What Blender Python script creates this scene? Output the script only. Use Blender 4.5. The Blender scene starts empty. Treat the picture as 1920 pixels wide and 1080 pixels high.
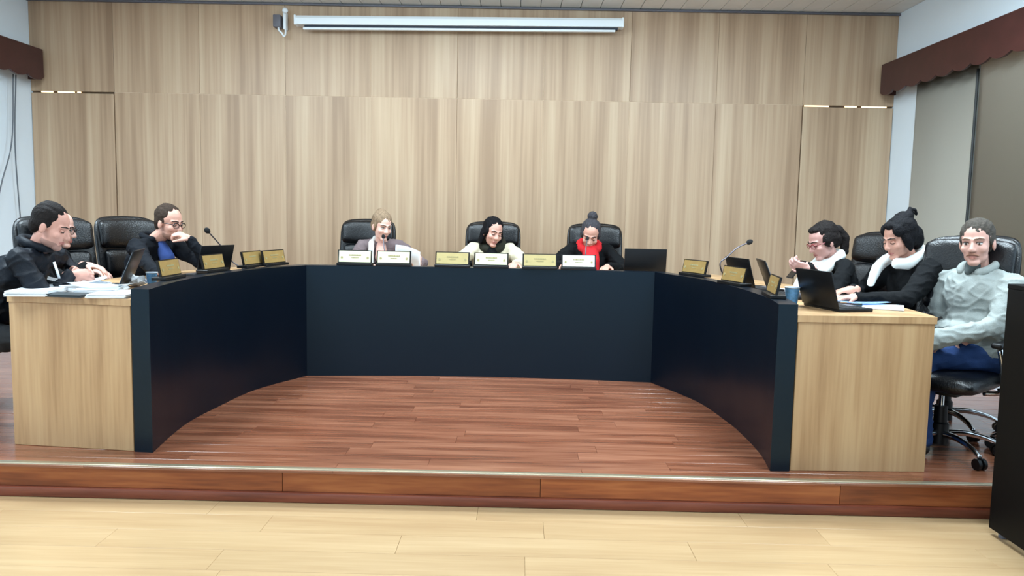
import bpy, bmesh, math, random
from mathutils import Vector, Matrix, noise, Quaternion
random.seed(7)
V = Vector
PI = math.pi
sc = bpy.context.scene
COL = sc.collection

# ------------------------------------------------------------------ camera, world, lights, exposure
F, CAMZ = 1450.0, 1.30
YAW, PITCH, ROLL = (math.radians(a) for a in (0.5, 5.5, 1.15))
_f = V((-math.sin(YAW)*math.cos(PITCH), math.cos(YAW)*math.cos(PITCH), -math.sin(PITCH)))
_r0 = V((math.cos(YAW), math.sin(YAW), 0)); _u0 = _r0.cross(_f)
_r = _r0*math.cos(ROLL) + _u0*math.sin(ROLL)
_u = -_r0*math.sin(ROLL) + _u0*math.cos(ROLL)
CAMP = V((0, 0, CAMZ))
cd = bpy.data.cameras.new('camera'); cam = bpy.data.objects.new('camera', cd); COL.objects.link(cam)
cd.sensor_width = 36.0; cd.lens = F/1920*36.0; cd.clip_start = 0.05; cd.clip_end = 60
m = Matrix((( _r.x, _u.x, -_f.x), (_r.y, _u.y, -_f.y), (_r.z, _u.z, -_f.z))).to_4x4(); m.translation = CAMP
cam.matrix_world = m
sc.camera = cam

def _ray(px, py): return _f + _r*((px-960)/F) - _u*((py-540)/F)
def at(px, py, Y):
    d = _ray(px, py); return CAMP + d*(Y/d.y)
def onz(px, py, z):
    d = _ray(px, py); return CAMP + d*((z-CAMZ)/d.z)

w = bpy.data.worlds.new('world'); sc.world = w; w.use_nodes = True
w.node_tree.nodes['Background'].inputs[0].default_value = (0.62, 0.82, 1.0, 1)
w.node_tree.nodes['Background'].inputs[1].default_value = 0.85

def area(name, loc, size, power, col=(1, 1, 1), rot=(0, 0, 0), spread=180):
    d = bpy.data.lights.new(name, 'AREA'); d.shape = 'RECTANGLE'; d.size, d.size_y = size
    d.energy = power; d.color = col; d.spread = math.radians(spread)
    o = bpy.data.objects.new(name, d); o.location = loc; o.rotation_euler = rot; COL.objects.link(o); return o
COOL = (0.74, 0.90, 1.0)
for lx in (-2.2, -0.6, 1.0): area('ceiling_lamp_or_fill', (lx, 5.9, 3.08), (1.2, 0.25), 7, COOL, (PI-0.75, 0, 0))  # added uplights with no fixture, put in to brighten the ceiling
area('ceiling_lamp_or_fill', (-0.5, 5.8, 3.28), (1.5, 0.6), 62, COOL)
area('ceiling_lamp_or_fill', (-3.3, 4.8, 3.28), (1.2, 0.6), 92, COOL)
area('ceiling_lamp_or_fill', (2.1, 4.8, 3.28), (1.2, 0.6), 92, COOL)
area('ceiling_lamp_or_fill', (-3.4, 2.7, 3.28), (1.2, 1.2), 72, COOL)
area('ceiling_lamp_or_fill', (2.4, 2.7, 3.28), (1.2, 1.2), 72, COOL)
area('ceiling_lamp_or_fill', (-0.5, -0.6, 3.28), (1.2, 1.2), 34, COOL)

vs = sc.view_settings; vs.view_transform = 'Standard'; vs.look = 'None'; vs.gamma = 1.0; vs.exposure = 0.72
try: vs.use_curve_mapping = False
except Exception: pass

# ------------------------------------------------------------------ materials
def s2l(c):
    return tuple(((x/255)/12.92 if x/255 <= 0.04045 else (((x/255)+0.055)/1.055)**2.4) for x in c) + (1,)
_mats = {}
def mat(name, rgb, rough=0.5, metal=0.0, spec=0.5, emit=None, es=1.0, var=0.0, vscale=20, bump=0.0, bscale=80, coat=0.0, sheen=0.0, alpha=1):
    if name in _mats: return _mats[name]
    mt = bpy.data.materials.new(name); mt.use_nodes = True; nt = mt.node_tree; b = nt.nodes['Principled BSDF']
    c = s2l(rgb); b.inputs['Base Color'].default_value = c
    b.inputs['Roughness'].default_value = rough; b.inputs['Metallic'].default_value = metal
    b.inputs['Specular IOR Level'].default_value = spec; b.inputs['Coat Weight'].default_value = coat
    b.inputs['Sheen Weight'].default_value = sheen
    if emit: b.inputs['Emission Color'].default_value = s2l(emit); b.inputs['Emission Strength'].default_value = es
    tc = nt.nodes.new('ShaderNodeTexCoord')
    if var:
        n = nt.nodes.new('ShaderNodeTexNoise'); n.inputs['Scale'].default_value = vscale; n.inputs['Detail'].default_value = 4
        nt.links.new(tc.outputs['Object'], n.inputs['Vector'])
        r = nt.nodes.new('ShaderNodeValToRGB'); r.color_ramp.elements[0].position = 0.3; r.color_ramp.elements[1].position = 0.7
        r.color_ramp.elements[0].color = tuple(x*(1-var) for x in c[:3]) + (1,)
        r.color_ramp.elements[1].color = tuple(min(1, x*(1+var)) for x in c[:3]) + (1,)
        nt.links.new(n.outputs['Fac'], r.inputs['Fac']); nt.links.new(r.outputs['Color'], b.inputs['Base Color'])
    if bump:
        n = nt.nodes.new('ShaderNodeTexNoise'); n.inputs['Scale'].default_value = bscale; n.inputs['Detail'].default_value = 3
        nt.links.new(tc.outputs['Object'], n.inputs['Vector'])
        bp = nt.nodes.new('ShaderNodeBump'); bp.inputs['Strength'].default_value = bump; bp.inputs['Distance'].default_value = 0.01
        nt.links.new(n.outputs['Fac'], bp.inputs['Height']); nt.links.new(bp.outputs['Normal'], b.inputs['Normal'])
    _mats[name] = mt; return mt

def wood(name, cols, band, fine, rough=0.45, spec=0.5, tint=0.12, coat=0.0, bandw=1.0):
    """cols: dark, mid, light (sRGB). band/fine: xyz frequencies of the broad figure and of the fine grain."""
    mt = bpy.data.materials.new(name); mt.use_nodes = True; nt = mt.node_tree; N = nt.nodes; L = nt.links
    b = N['Principled BSDF']; b.inputs['Roughness'].default_value = rough; b.inputs['Specular IOR Level'].default_value = spec
    b.inputs['Coat Weight'].default_value = coat; b.inputs['Coat Roughness'].default_value = 0.12
    tc = N.new('ShaderNodeTexCoord'); oi = N.new('ShaderNodeObjectInfo')
    off = N.new('ShaderNodeVectorMath'); off.operation = 'SCALE'; off.inputs[0].default_value = (37, 53, 71)
    L.new(oi.outputs['Random'], off.inputs['Scale'])
    def nz(freq, detail, dist=0.0):
        mp = N.new('ShaderNodeMapping'); mp.inputs['Scale'].default_value = freq
        ad = N.new('ShaderNodeVectorMath'); ad.operation = 'ADD'
        L.new(tc.outputs['Object'], mp.inputs['Vector']); L.new(mp.outputs['Vector'], ad.inputs[0]); L.new(off.outputs['Vector'], ad.inputs[1])
        n = N.new('ShaderNodeTexNoise'); n.inputs['Scale'].default_value = 1; n.inputs['Detail'].default_value = detail
        n.inputs['Distortion'].default_value = dist
        L.new(ad.outputs['Vector'], n.inputs['Vector']); return n
    n1 = nz(band, 2, 0.2); n2 = nz(fine, 5, 0.1)
    mx = N.new('ShaderNodeMath'); mx.operation = 'MULTIPLY_ADD'; mx.inputs[1].default_value = 0.35
    L.new(n2.outputs['Fac'], mx.inputs[0])
    mb = N.new('ShaderNodeMath'); mb.operation = 'MULTIPLY'; mb.inputs[1].default_value = 0.65*bandw
    L.new(n1.outputs['Fac'], mb.inputs[0]); L.new(mb.outputs[0], mx.inputs[2])
    r = N.new('ShaderNodeValToRGB'); e = r.color_ramp.elements
    e[0].position = 0.36; e[0].color = s2l(cols[0]); e[1].position = 0.66; e[1].color = s2l(cols[2])
    k = e.new(0.5); k.color = s2l(cols[1])
    L.new(mx.outputs[0], r.inputs['Fac'])
    hv = N.new('ShaderNodeHueSaturation')
    mr = N.new('ShaderNodeMapRange'); mr.inputs['To Min'].default_value = 1-tint; mr.inputs['To Max'].default_value = 1+tint
    L.new(oi.outputs['Random'], mr.inputs['Value']); L.new(mr.outputs[0], hv.inputs['Value'])
    L.new(r.outputs['Color'], hv.inputs['Color']); L.new(hv.outputs['Color'], b.inputs['Base Color'])
    return mt

M_wallwood = wood('wall_veneer', ((158, 130, 103), (180, 152, 123), (197, 172, 142)), (6.5, 6.5, 0.22), (38, 38, 0.8), rough=0.42, tint=0.03)
M_deskwood = wood('desk_veneer', ((158, 122, 85), (180, 144, 104), (194, 160, 119)), (7, 7, 0.5), (60, 60, 2.5), rough=0.4, tint=0.03)
M_stage = wood('stage_laminate', ((106, 60, 41), (134, 83, 60), (157, 105, 80)), (1.2, 14, 1), (3, 70, 1), rough=0.2, spec=0.7, tint=0.07)
M_riser = wood('riser_wood', ((118, 58, 30), (150, 80, 42), (175, 104, 58)), (1.5, 10, 16), (5, 60, 70), rough=0.3, tint=0.2)
M_mould = wood('moulding_wood', ((98, 48, 34), (120, 62, 44), (135, 74, 54)), (1.5, 10, 16), (5, 60, 70), rough=0.3, tint=0.08)
M_hall = wood('hall_laminate', ((174, 142, 104), (182, 151, 112), (190, 160, 121)), (0.9, 9, 1), (3, 60, 1), rough=0.27, spec=0.5, tint=0.03)
M_navy = mat('navy_black_laminate', (6, 13, 24), 0.32, spec=0.40, var=0.04, vscale=3)
M_navy.node_tree.nodes['Principled BSDF'].inputs['Specular Tint'].default_value = (0.6, 0.85, 1.0, 1)
M_lect = mat('black_laminate', (6, 8, 10), 0.5, spec=0.14)
M_white = mat('white_wall_paint', (230, 243, 252), 0.7, var=0.02, vscale=2)
M_ceil = mat('ceiling_board', (226, 226, 222), 0.5, var=0.03, vscale=6)
M_ceilgap = mat('ceiling_gap', (140, 140, 138), 0.8)
M_seam = mat('light_seam', (226, 205, 178), 0.6)
M_dseam = mat('dark_seam', (110, 88, 66), 0.8)
M_valance = mat('dark_red_wood', (66, 32, 30), 0.4, var=0.15, vscale=8)
M_blind = mat('beige_blind_fabric', (222, 216, 202), 0.8, bump=0.25, bscale=300)
M_blindw = mat('white_blind_fabric', (222, 230, 238), 0.8, bump=0.2, bscale=300)
M_cord = mat('grey_cord', (98, 104, 110), 0.7)
M_nosing = mat('aluminium_nosing', (176, 164, 140), 0.35, metal=0.7)
M_leather = mat('black_leather', (8, 10, 14), 0.3, spec=0.5, bump=0.3, bscale=140)
M_plastic = mat('black_plastic', (9, 9, 11), 0.45, spec=0.35)
M_chrome = mat('chrome', (205, 208, 212), 0.14, metal=1.0)
M_goldshade = mat('gold_plate_shaded', (176, 146, 88), 0.4, metal=0.35, var=0.1, vscale=15)  # gold plate on the wings, colour darkened for the dark it reflects
M_gold = mat('gold_plate', (198, 180, 126), 0.42, metal=0.35, var=0.06, vscale=15)
M_goldlit = mat('gold_plate_lit', (226, 224, 186), 0.4, var=0.04, vscale=15)  # gold plate with the reflected hall light painted into its colour
M_goldglare = mat('gold_plate_glare', (240, 240, 228), 0.4)  # same gold plate, strongest reflected light painted in as near white
M_engrave = mat('engraved_lettering', (160, 150, 108), 0.5)
M_engraved = mat('dark_engraved_emblem', (120, 92, 44), 0.5)
M_lid = mat('laptop_dark_shell', (11, 12, 15), 0.4, spec=0.3)
M_keys = mat('laptop_keys', (35, 36, 38), 0.6)
M_screen = mat('laptop_screen', (120, 130, 140), 0.25, emit=(140, 155, 170), es=0.25)
M_paper = mat('white_paper', (236, 240, 244), 0.75)
M_paperb = mat('blue_printed_paper', (150, 180, 215), 0.75, var=0.35, vscale=25)
M_folder = mat('dark_folder', (34, 44, 48), 0.5)
M_cup = mat('blue_cup', (108, 166, 214), 0.5, var=0.2, vscale=60)
M_cuprim = mat('white_cup_rim', (225, 235, 242), 0.5)
M_foam = mat('black_foam', (14, 14, 16), 0.9, bump=0.6, bscale=400)
M_goose = mat('gooseneck_metal', (96, 92, 98), 0.4, metal=0.6)
M_case = mat('white_screen_case', (228, 236, 240), 0.35)
M_slot = mat('dark_slot', (26, 36, 50), 0.6)
M_grey = mat('grey_plastic', (96, 96, 104), 0.5)
M_gap = mat('light_through_gap', (255, 235, 190), 0.5, emit=(255, 232, 185), es=0.85)
M_eyew = mat('eye_white', (222, 218, 214), 0.3)
M_iris = mat('eye_iris', (50, 36, 28), 0.3)
M_lash = mat('dark_lashes', (40, 28, 24), 0.7)
M_lens = mat('clear_lens', (235, 240, 245), 0.05)
_lb = M_lens.node_tree.nodes['Principled BSDF']; _lb.inputs['Transmission Weight'].default_value = 1.0; _lb.inputs['IOR'].default_value = 1.02
M_screencloth = mat('phone_black', (15, 15, 18), 0.2)

# ------------------------------------------------------------------ mesh helpers
def rotm(axis, deg): return Matrix.Rotation(math.radians(deg), 4, axis)
def T(v): return Matrix.Translation(V(v))
class MB:
    def __init__(s): s.bm = bmesh.new()
    def box(s, c, size, R=None, mi=0):
        g = bmesh.ops.create_cube(s.bm, size=1)['verts']
        mt = T(c) @ (R.to_4x4() if R else Matrix.Identity(4)) @ Matrix.Diagonal((*size, 1))
        bmesh.ops.transform(s.bm, matrix=mt, verts=g)
        if mi:
            for f in {f for v in g for f in v.link_faces}: f.material_index = mi
        return s
    def cyl(s, p, q, r1, r2=None, seg=16, mi=0):
        p, q = V(p), V(q); r2 = r1 if r2 is None else r2; d = q-p
        g = bmesh.ops.create_cone(s.bm, cap_ends=True, segments=seg, radius1=r1, radius2=r2, depth=d.length)['verts']
        mt = T((p+q)/2) @ V((0, 0, 1)).rotation_difference(d.normalized()).to_matrix().to_4x4()
        bmesh.ops.transform(s.bm, matrix=mt, verts=g)
        if mi:
            for f in {f for v in g for f in v.link_faces}: f.material_index = mi
        return s
    def ell(s, c, r, R=None, u=20, v=12, mi=0):
        if not hasattr(r, '__len__'): r = (r, r, r)
        mt = T(c) @ (R.to_4x4() if R else Matrix.Identity(4)) @ Matrix.Diagonal((*r, 1))
        new = s.bm.verts.new; face = s.bm.faces.new
        top, bot = new(mt @ V((0, 0, 1))), new(mt @ V((0, 0, -1)))
        rings = [[new(mt @ V((math.sin(PI*i/v)*math.cos(2*PI*k/u), math.sin(PI*i/v)*math.sin(2*PI*k/u), math.cos(PI*i/v)))) for k in range(u)] for i in range(1, v)]
        fs = []
        for k in range(u):
            fs.append(face((top, rings[0][k], rings[0][(k+1) % u]))); fs.append(face((bot, rings[-1][(k+1) % u], rings[-1][k])))
            for A, B in zip(rings, rings[1:]): fs.append(face((A[k], B[k], B[(k+1) % u], A[(k+1) % u])))
        if mi:
            for f in fs: f.material_index = mi
        return s
    def cap(s, p, q, r1, r2=None, seg=14):
        p, q = V(p), V(q); r2 = r1 if r2 is None else r2
        if (q-p).length > 1e-5: s.cyl(p, q, r1, r2, seg)
        s.ell(p, r1, u=seg, v=10); s.ell(q, r2, u=seg, v=10); return s
    def chain(s, pts, rs):
        for i in range(len(pts)-1): s.cap(pts[i], pts[i+1], rs[i], rs[i+1])
        return s
    def tube(s, pts, r, seg=8, closed=False, mi=0):
        pts = [V(p) for p in pts]; n = len(pts); rings = []
        rr = r if hasattr(r, '__len__') else [r]*n
        up = V((0, 0, 1))
        for i, p in enumerate(pts):
            a = pts[(i-1) % n] if (closed or i > 0) else p
            b = pts[(i+1) % n] if (closed or i < n-1) else p
            t = (b-a).normalized(); ref = up if abs(t.dot(up)) < 0.95 else V((1, 0, 0))
            x = t.cross(ref).normalized(); y = x.cross(t)
            rings.append([s.bm.verts.new(p + x*rr[i]*math.cos(2*PI*k/seg) + y*rr[i]*math.sin(2*PI*k/seg)) for k in range(seg)])
        fs = []
        for i in range(n if closed else n-1):
            A, B = rings[i], rings[(i+1) % n]
            for k in range(seg): fs.append(s.bm.faces.new((A[k], A[(k+1) % seg], B[(k+1) % seg], B[k])))
        if not closed: fs.append(s.bm.faces.new(rings[0][::-1])); fs.append(s.bm.faces.new(rings[-1]))
        for f in fs: f.material_index = mi
        return s
    def prism(s, poly, z0, z1):
        """poly: xy outline; extruded from z0 to z1"""
        a = [s.bm.verts.new((p[0], p[1], z0)) for p in poly]; b = [s.bm.verts.new((p[0], p[1], z1)) for p in poly]
        s.bm.faces.new(a[::-1]); s.bm.faces.new(b)
        n = len(poly)
        for i in range(n): s.bm.faces.new((a[i], a[(i+1) % n], b[(i+1) % n], b[i]))
        return s
    def lathe(s, prof, seg=24, c=(0, 0, 0), mi=0):
        rings = [[s.bm.verts.new((c[0]+r*math.cos(2*PI*k/seg), c[1]+r*math.sin(2*PI*k/seg), c[2]+z)) for k in range(seg)] for r, z in prof]
        for A, B in zip(rings, rings[1:]):
            for k in range(seg):
                f = s.bm.faces.new((A[k], A[(k+1) % seg], B[(k+1) % seg], B[k])); f.material_index = mi
        return s
    def xf(s, M): bmesh.ops.transform(s.bm, matrix=M, verts=s.bm.verts); return s
    def bevel(s, w, seg=2):
        bmesh.ops.bevel(s.bm, geom=list(s.bm.edges), offset=w, segments=seg, affect='EDGES', profile=0.5); return s
    def build(s, name, mats, parent=None, smooth=False, loc=None):
        bmesh.ops.recalc_face_normals(s.bm, faces=s.bm.faces)
        me = bpy.data.meshes.new(name); s.bm.to_mesh(me); s.bm.free()
        for mm in (mats if isinstance(mats, (list, tuple)) else [mats]): me.materials.append(mm)
        if smooth:
            me.polygons.foreach_set('use_smooth', [True]*len(me.polygons))
            if smooth == 'auto': me.set_sharp_from_angle(angle=math.radians(35))
        o = bpy.data.objects.new(name, me); COL.objects.link(o)
        if loc is not None: o.location = loc
        if parent: o.parent = parent
        return o
    def remesh(s, voxel, smooth=3, deci=0.5, disp=None):
        """union of all shapes as one continuous surface; returns a new MB"""
        bmesh.ops.recalc_face_normals(s.bm, faces=s.bm.faces)
        me = bpy.data.meshes.new('tmp'); s.bm.to_mesh(me); s.bm.free()
        o = bpy.data.objects.new('tmp', me); COL.objects.link(o)
        r = o.modifiers.new('r', 'REMESH'); r.mode = 'VOXEL'; r.voxel_size = voxel
        if smooth:
            k = o.modifiers.new('s', 'SMOOTH'); k.factor = 0.5; k.iterations = smooth
        if deci < 1:
            k = o.modifiers.new('d', 'DECIMATE'); k.ratio = deci
        dg = bpy.context.evaluated_depsgraph_get(); ev = o.evaluated_get(dg)
        m2 = bpy.data.meshes.new_from_object(ev)
        s.bm = bmesh.new(); s.bm.from_mesh(m2)
        bpy.data.objects.remove(o); bpy.data.meshes.remove(me); bpy.data.meshes.remove(m2)
        if disp:
            s.bm.normal_update()
            for v in s.bm.verts: v.co += disp(v.co, v.normal)
        return s

def empty(name, loc=(0, 0, 0), rz=0.0):
    o = bpy.data.objects.new(name, None); o.empty_display_size = 0.1; COL.objects.link(o)
    o.location = loc; o.rotation_euler = (0, 0, rz); return o
def tag(o, label=None, cat=None, group=None, kind=None):
    if label: o['label'] = label
    if cat: o['category'] = cat
    if group: o['group'] = group
    if kind: o['kind'] = kind
    return o
def copy_tree(o, parent=None):
    c = o.copy(); COL.objects.link(c); c.parent = parent
    for ch in list(o.children): copy_tree(ch, c)
    return c
def lerp(a, b, t): return V(a)*(1-t) + V(b)*t
def catmull(P, n=8):
    P = [V(p) for p in P]; P = [2*P[0]-P[1]] + P + [2*P[-1]-P[-2]]; out = []
    for i in range(1, len(P)-2):
        a, b, c, d = P[i-1:i+3]
        for k in range(n):
            t = k/n
            out.append(0.5*((2*b)+(c-a)*t+(2*a-5*b+4*c-d)*t*t+(3*b-a-3*c+d)*t**3))
    out.append(P[-2]); return out
def pad(mb, w, h, t, curve=0.0, nx=18, nz=18, p=5.0, M=None, taper=0.0, crown=0.0):
    """upholstered cushion standing in the XZ plane, thickness along Y"""
    M = M or Matrix.Identity(4); front, back = {}, {}
    for i in range(nx+1):
        for j in range(nz+1):
            u, v = -1+2*i/nx, -1+2*j/nz
            u = math.sin(u*PI/2); v = math.sin(v*PI/2)
            k = 1/((abs(u)**8+abs(v)**8)**(1/8)) if max(abs(u), abs(v)) > 1e-6 else 1
            q = max(abs(u), abs(v)); uu, vv = u, v
            if q > 1e-6: uu, vv = u*k*q, v*k*q
            th = t/2*(max(0, 1-abs(u)**p)*max(0, 1-abs(v)**p))**0.4
            x = w/2*uu*(1-taper*vv); z = h/2*vv + crown*(1-uu*uu)*max(0, vv)
            y = curve*uu*uu
            edge = i in (0, nx) or j in (0, nz)
            front[i, j] = mb.bm.verts.new(M @ V((x, y+th, z)))
            back[i, j] = front[i, j] if edge else mb.bm.verts.new(M @ V((x, y-th, z)))
    for i in range(nx):
        for j in range(nz):
            for D, flip in ((front, 0), (back, 1)):
                q = [D[i, j], D[i+1, j], D[i+1, j+1], D[i, j+1]]
                if flip: q = q[::-1]
                try: mb.bm.faces.new(q)
                except ValueError: pass
    return mb

# ------------------------------------------------------------------ the room
XL, XR, YB, ZC = -5.02, 3.75, 8.0, 3.36
YS = 3.76                       # stage edge
def plank_mesh(L, W, H, g, cache={}):
    k = (round(L, 3), W, H)
    if k not in cache:
        b = MB(); b.box((0, 0, 0), (L-g, W-g, H)); bmesh.ops.bevel(b.bm, geom=[e for e in b.bm.edges if e.verts[0].co.z > 0 and e.verts[1].co.z > 0], offset=0.0012, segments=1, affect='EDGES')
        me = bpy.data.meshes.new('plank'); b.bm.to_mesh(me); b.bm.free(); cache[k] = me
    return cache[k]
def planks(name, parent, x0, x1, y0, y1, W, L, ztop, m_, g=0.0015, H=0.012):
    y = y1 - W/2; row = 0
    while y + W/2 > y0 + 0.02:
        x = x0 - random.random()*L*0.85
        while x < x1 - 0.001:
            a, b_ = max(x, x0), min(x+L, x1)
            if x1 - b_ < 0.15: b_ = x1
            if b_ - a > 0.15:
                a, b_ = round(a, 2), round(b_, 2)
                me = plank_mesh(b_-a, W, H, g)
                if not me.materials: me.materials.append(m_)
                o = bpy.data.objects.new(name, me); COL.objects.link(o); o.parent = parent
                o.location = ((a+b_)/2, y, ztop - H/2 + random.uniform(-0.0002, 0.0002))
                x = b_
            else: x = b_ if b_ > x else x+L
            if b_ == x1: break
        y -= W; row += 1

fl = tag(MB().box(((XL+XR)/2, 1.4, -0.225), (XR-XL, 4.74, 0.08)).build('floor', M_seam), kind='structure')
planks('floor_plank', fl, XL, XR, 1.0, YS+0.02, 0.192, 1.3, -0.17, M_hall, 0.0009)
st = tag(MB().box(((XL+XR)/2, (YS+0.03+YB)/2, -0.10), (XR-XL, YB-YS-0.03, 0.17)).build('stage_platform', mat('stage_joint', (112, 68, 50), 0.6)), kind='structure')
planks('stage_plank', st, XL, XR, YS+0.03, YB, 0.133, 1.25, 0.0, M_stage, 0.0008)
MB().box(((XL+XR)/2, YS+0.016, -0.006), (XR-XL, 0.04, 0.022)).bevel(0.006, 3).build('nosing', M_nosing, st, 'auto')
x = XL
for i, L_ in enumerate((0.9, 1.45, 1.5, 1.3, 1.5, 1.1, 1.02)):
    MB().box((x+L_/2, YS+0.022, -0.065), (L_-0.003, 0.02, 0.105)).build('riser_board', M_riser, st); x += L_
MB().box(((XL+XR)/2, YS+0.012, -0.144), (XR-XL, 0.04, 0.05)).bevel(0.006, 2).build('riser_moulding', M_mould, st, 'auto')

# back wall of veneer panels
wb = tag(MB().box(((XL+XR)/2, YB+0.09, ZC/2), (XR-XL+0.2, 0.12, ZC+0.2)).build('wall_back', M_dseam), kind='structure')
xs = [XL] + [-4.166 + 0.875*k for k in range(9)] + [XR]
ZJ = 2.45
def veneer(name, x0, x1, z0, z1, parent, dy=0.0, g=0.0012):
    return MB().box((0, 0, 0), (x1-x0-2*g, 0.03, z1-z0-2*g)).bevel(0.0015, 1).build(name, M_wallwood, parent, loc=((x0+x1)/2, YB+0.015+dy, (z0+z1)/2))
for k in range(10):
    veneer('panel', xs[k], xs[k+1], ZJ, ZC, wb)
    if 0 < k < 9: veneer('panel', xs[k], xs[k+1], 0, ZJ, wb)
MB().box(((xs[1]+xs[9])/2, YB+0.0275, ZJ), (xs[9]-xs[1], 0.05, 0.010)).build('seam_strip', M_seam, wb)
for xx, z0, z1 in [(xs[k], 0, ZJ) for k in (2, 3, 4, 5, 6, 7, 8)] + [(xs[4], ZJ, ZC), (xs[6], ZJ, ZC), (xs[8], ZJ, ZC)]:
    light = xx in (xs[3], xs[4], xs[6], xs[7])
    MB().box((xx, YB+0.0278, (z0+z1)/2), (0.006 if light else 0.004, 0.05, z1-z0)).build('seam_strip', M_seam if light else M_dseam, wb)
for n, k, segs in (('door_1', 0, ((0.10, 0.22), (0.27, 0.44), (0.47, 0.505))), ('door_2', 9, ((0.02, 0.27), (0.43, 0.55), (0.60, 0.85)))):
    d = empty(n, ((xs[k]+xs[k+1])/2, YB+0.01, 0)); tag(d, kind='structure')
    x0, x1 = xs[k]-d.location.x, xs[k+1]-d.location.x
    MB().box((0, 0, 0), (x1-x0-0.014, 0.034, ZJ-0.022)).bevel(0.002, 1).build('door_leaf', M_wallwood, d, loc=(0, -0.002, (ZJ-0.022)/2+0.003))
    for a, b_ in segs:
        MB().box(((x0+a + x0+b_)/2, 0.002, ZJ-0.006), (b_-a, 0.012, 0.014)).build('lit_gap', M_gap, d)

def side_wall(name, X, s):
    return tag(MB().box((X + s*0.06, 3.4, 1.6), (0.12, 9.4, 3.9)).build(name, M_white), kind='structure')
side_wall('wall_left', XL, -1); side_wall('wall_right', XR, 1)
ce = tag(MB().box(((XL+XR)/2, 3.4, ZC+0.07), (XR-XL, 9.4, 0.1)).build('ceiling', M_ceilgap), kind='structure')
nsl = 44; wsl = (XR-XL)/nsl
cm = MB().box((0, 0, 0), (wsl-0.006, 8.6, 0.016)).bevel(0.002, 1)
c0 = cm.build('ceiling_slat', M_ceil, ce, loc=(XL+wsl/2, 3.7, ZC+0.012))
for i in range(1, nsl):
    c = c0.copy(); COL.objects.link(c); c.location.x = XL+wsl*(i+0.5)
tag(MB().box(((XL+XR)/2, YB-0.02, ZC-0.012), (XR-XL, 0.03, 0.02)).bevel(0.004, 2).build('trim_1', M_grey, None, 'auto'), kind='structure')

# valances with scalloped lower edge
def valance(X, s, y0, y1, label):
    root = empty('curtain_valance', (X - s*0.08, y1, 2.55)); tag(root, label, 'valance', 'wooden valances over the side windows')
    n = int((y1-y0)/0.02); b = MB(); top, bot = [], []
    for i in range(n+1):
        yy = -(y1-y0)*i/n
        sc_ = 0.036*abs(math.sin(PI*yy/0.26))**0.7
        for dx in (-0.011, 0.011):
            top.append(b.bm.verts.new((-s*0.075+dx, yy, 0.285))); bot.append(b.bm.verts.new((-s*0.075+dx, yy, -0.004+0.030-sc_)))
    for i in range(n):
        for k in (0, 1):
            q = [top[2*i+k], top[2*i+2+k], bot[2*i+2+k], bot[2*i+k]]; b.bm.faces.new(q if k else q[::-1])
        b.bm.faces.new((top[2*i], top[2*i+1], top[2*i+3], top[2*i+2])); b.bm.faces.new((bot[2*i], bot[2*i+2], bot[2*i+3], bot[2*i+1]))
    b.bm.faces.new((top[0], bot[0], bot[1], top[1])); b.bm.faces.new((top[-1], bot[-1], bot[-2], top[-2]))
    b.build('face_board', M_valance, root)
    MB().box((0, -(y1-y0)/2, 0.293), (0.172, y1-y0, 0.02)).bevel(0.003, 1).build('top_board', M_valance, root)
    MB().box((-s*0.002, -0.011, 0.14), (0.13, 0.02, 0.27)).build('end_board', M_valance, root)
valance(XR, 1, 2.2, 7.95, 'long dark red-brown scalloped valance above the beige blinds, right wall')
valance(XL, -1, 2.2, 7.95, 'dark red-brown valance high on the white left wall, cut by the frame')

def blind(X, s, y0, y1, m_, label, grp=None):
    root = empty('window_blind', (X-s*0.03, (y0+y1)/2, 0.6)); tag(root, label, 'blind', grp)
    h = 2.14; b = MB(); n = 24
    v = [[b.bm.verts.new((0.006*math.sin(7*j/n+y0), (y1-y0)*(j/n-0.5), z)) for j in range(n+1)] for z in (0, h)]
    for j in range(n): b.bm.faces.new((v[0][j], v[0][j+1], v[1][j+1], v[1][j]))
    r = bmesh.ops.solidify(b.bm, geom=list(b.bm.faces), thickness=0.004)
    b.build('fabric', m_, root, True)
    MB().cyl((0, -(y1-y0)/2, h), (0, (y1-y0)/2, h), 0.022).build('roller', M_case, root, 'auto')
    MB().box((0, 0, -0.012), (0.02, y1-y0, 0.028)).bevel(0.004, 1).build('bottom_bar', m_, root)
blind(XR, 1, 6.50, 7.50, M_blind, 'beige roller blind between the white wall strip and the dark gap')
blind(XR, 1, 4.85, 6.465, M_blind, 'beige roller blind behind the man in the grey jacket')
blind(XL, -1, 5.6, 7.35, M_blindw, 'white roller blind on the left wall below the valance')
tag(MB().tube(catmull([(XL+0.07, 7.62, 2.55), (XL+0.075, 7.55, 1.9), (XL+0.06, 7.38, 1.45), (XL+0.05, 7.22, 0.9)], 6), 0.006).build('blind_cord_or_gap', M_cord, None, True),
    'thin grey cord hanging from the left valance and slanting left', 'cord')
tag(MB().tube(catmull([(XL+0.07, 7.66, 2.55), (XL+0.06, 7.62, 1.9), (XL+0.05, 7.66, 1.3), (XL+0.05, 7.7, 0.9)], 6), 0.006).build('blind_cord_or_gap', M_cord, None, True),
    'thin grey cord hanging straight beside the wood panelling at left', 'cord')
tag(MB().tube(catmull([(XR-0.045, 6.482, 2.55), (XR-0.045, 6.48, 1.9), (XR-0.045, 6.486, 0.6)], 6), 0.011).build('blind_cord_or_gap', mat('dark_gap', (46, 48, 48), .7), None, True),  # dark tube added to stand for the gap between the blinds
    'dark line standing in for the gap between the two beige blinds', 'cord')

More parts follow.
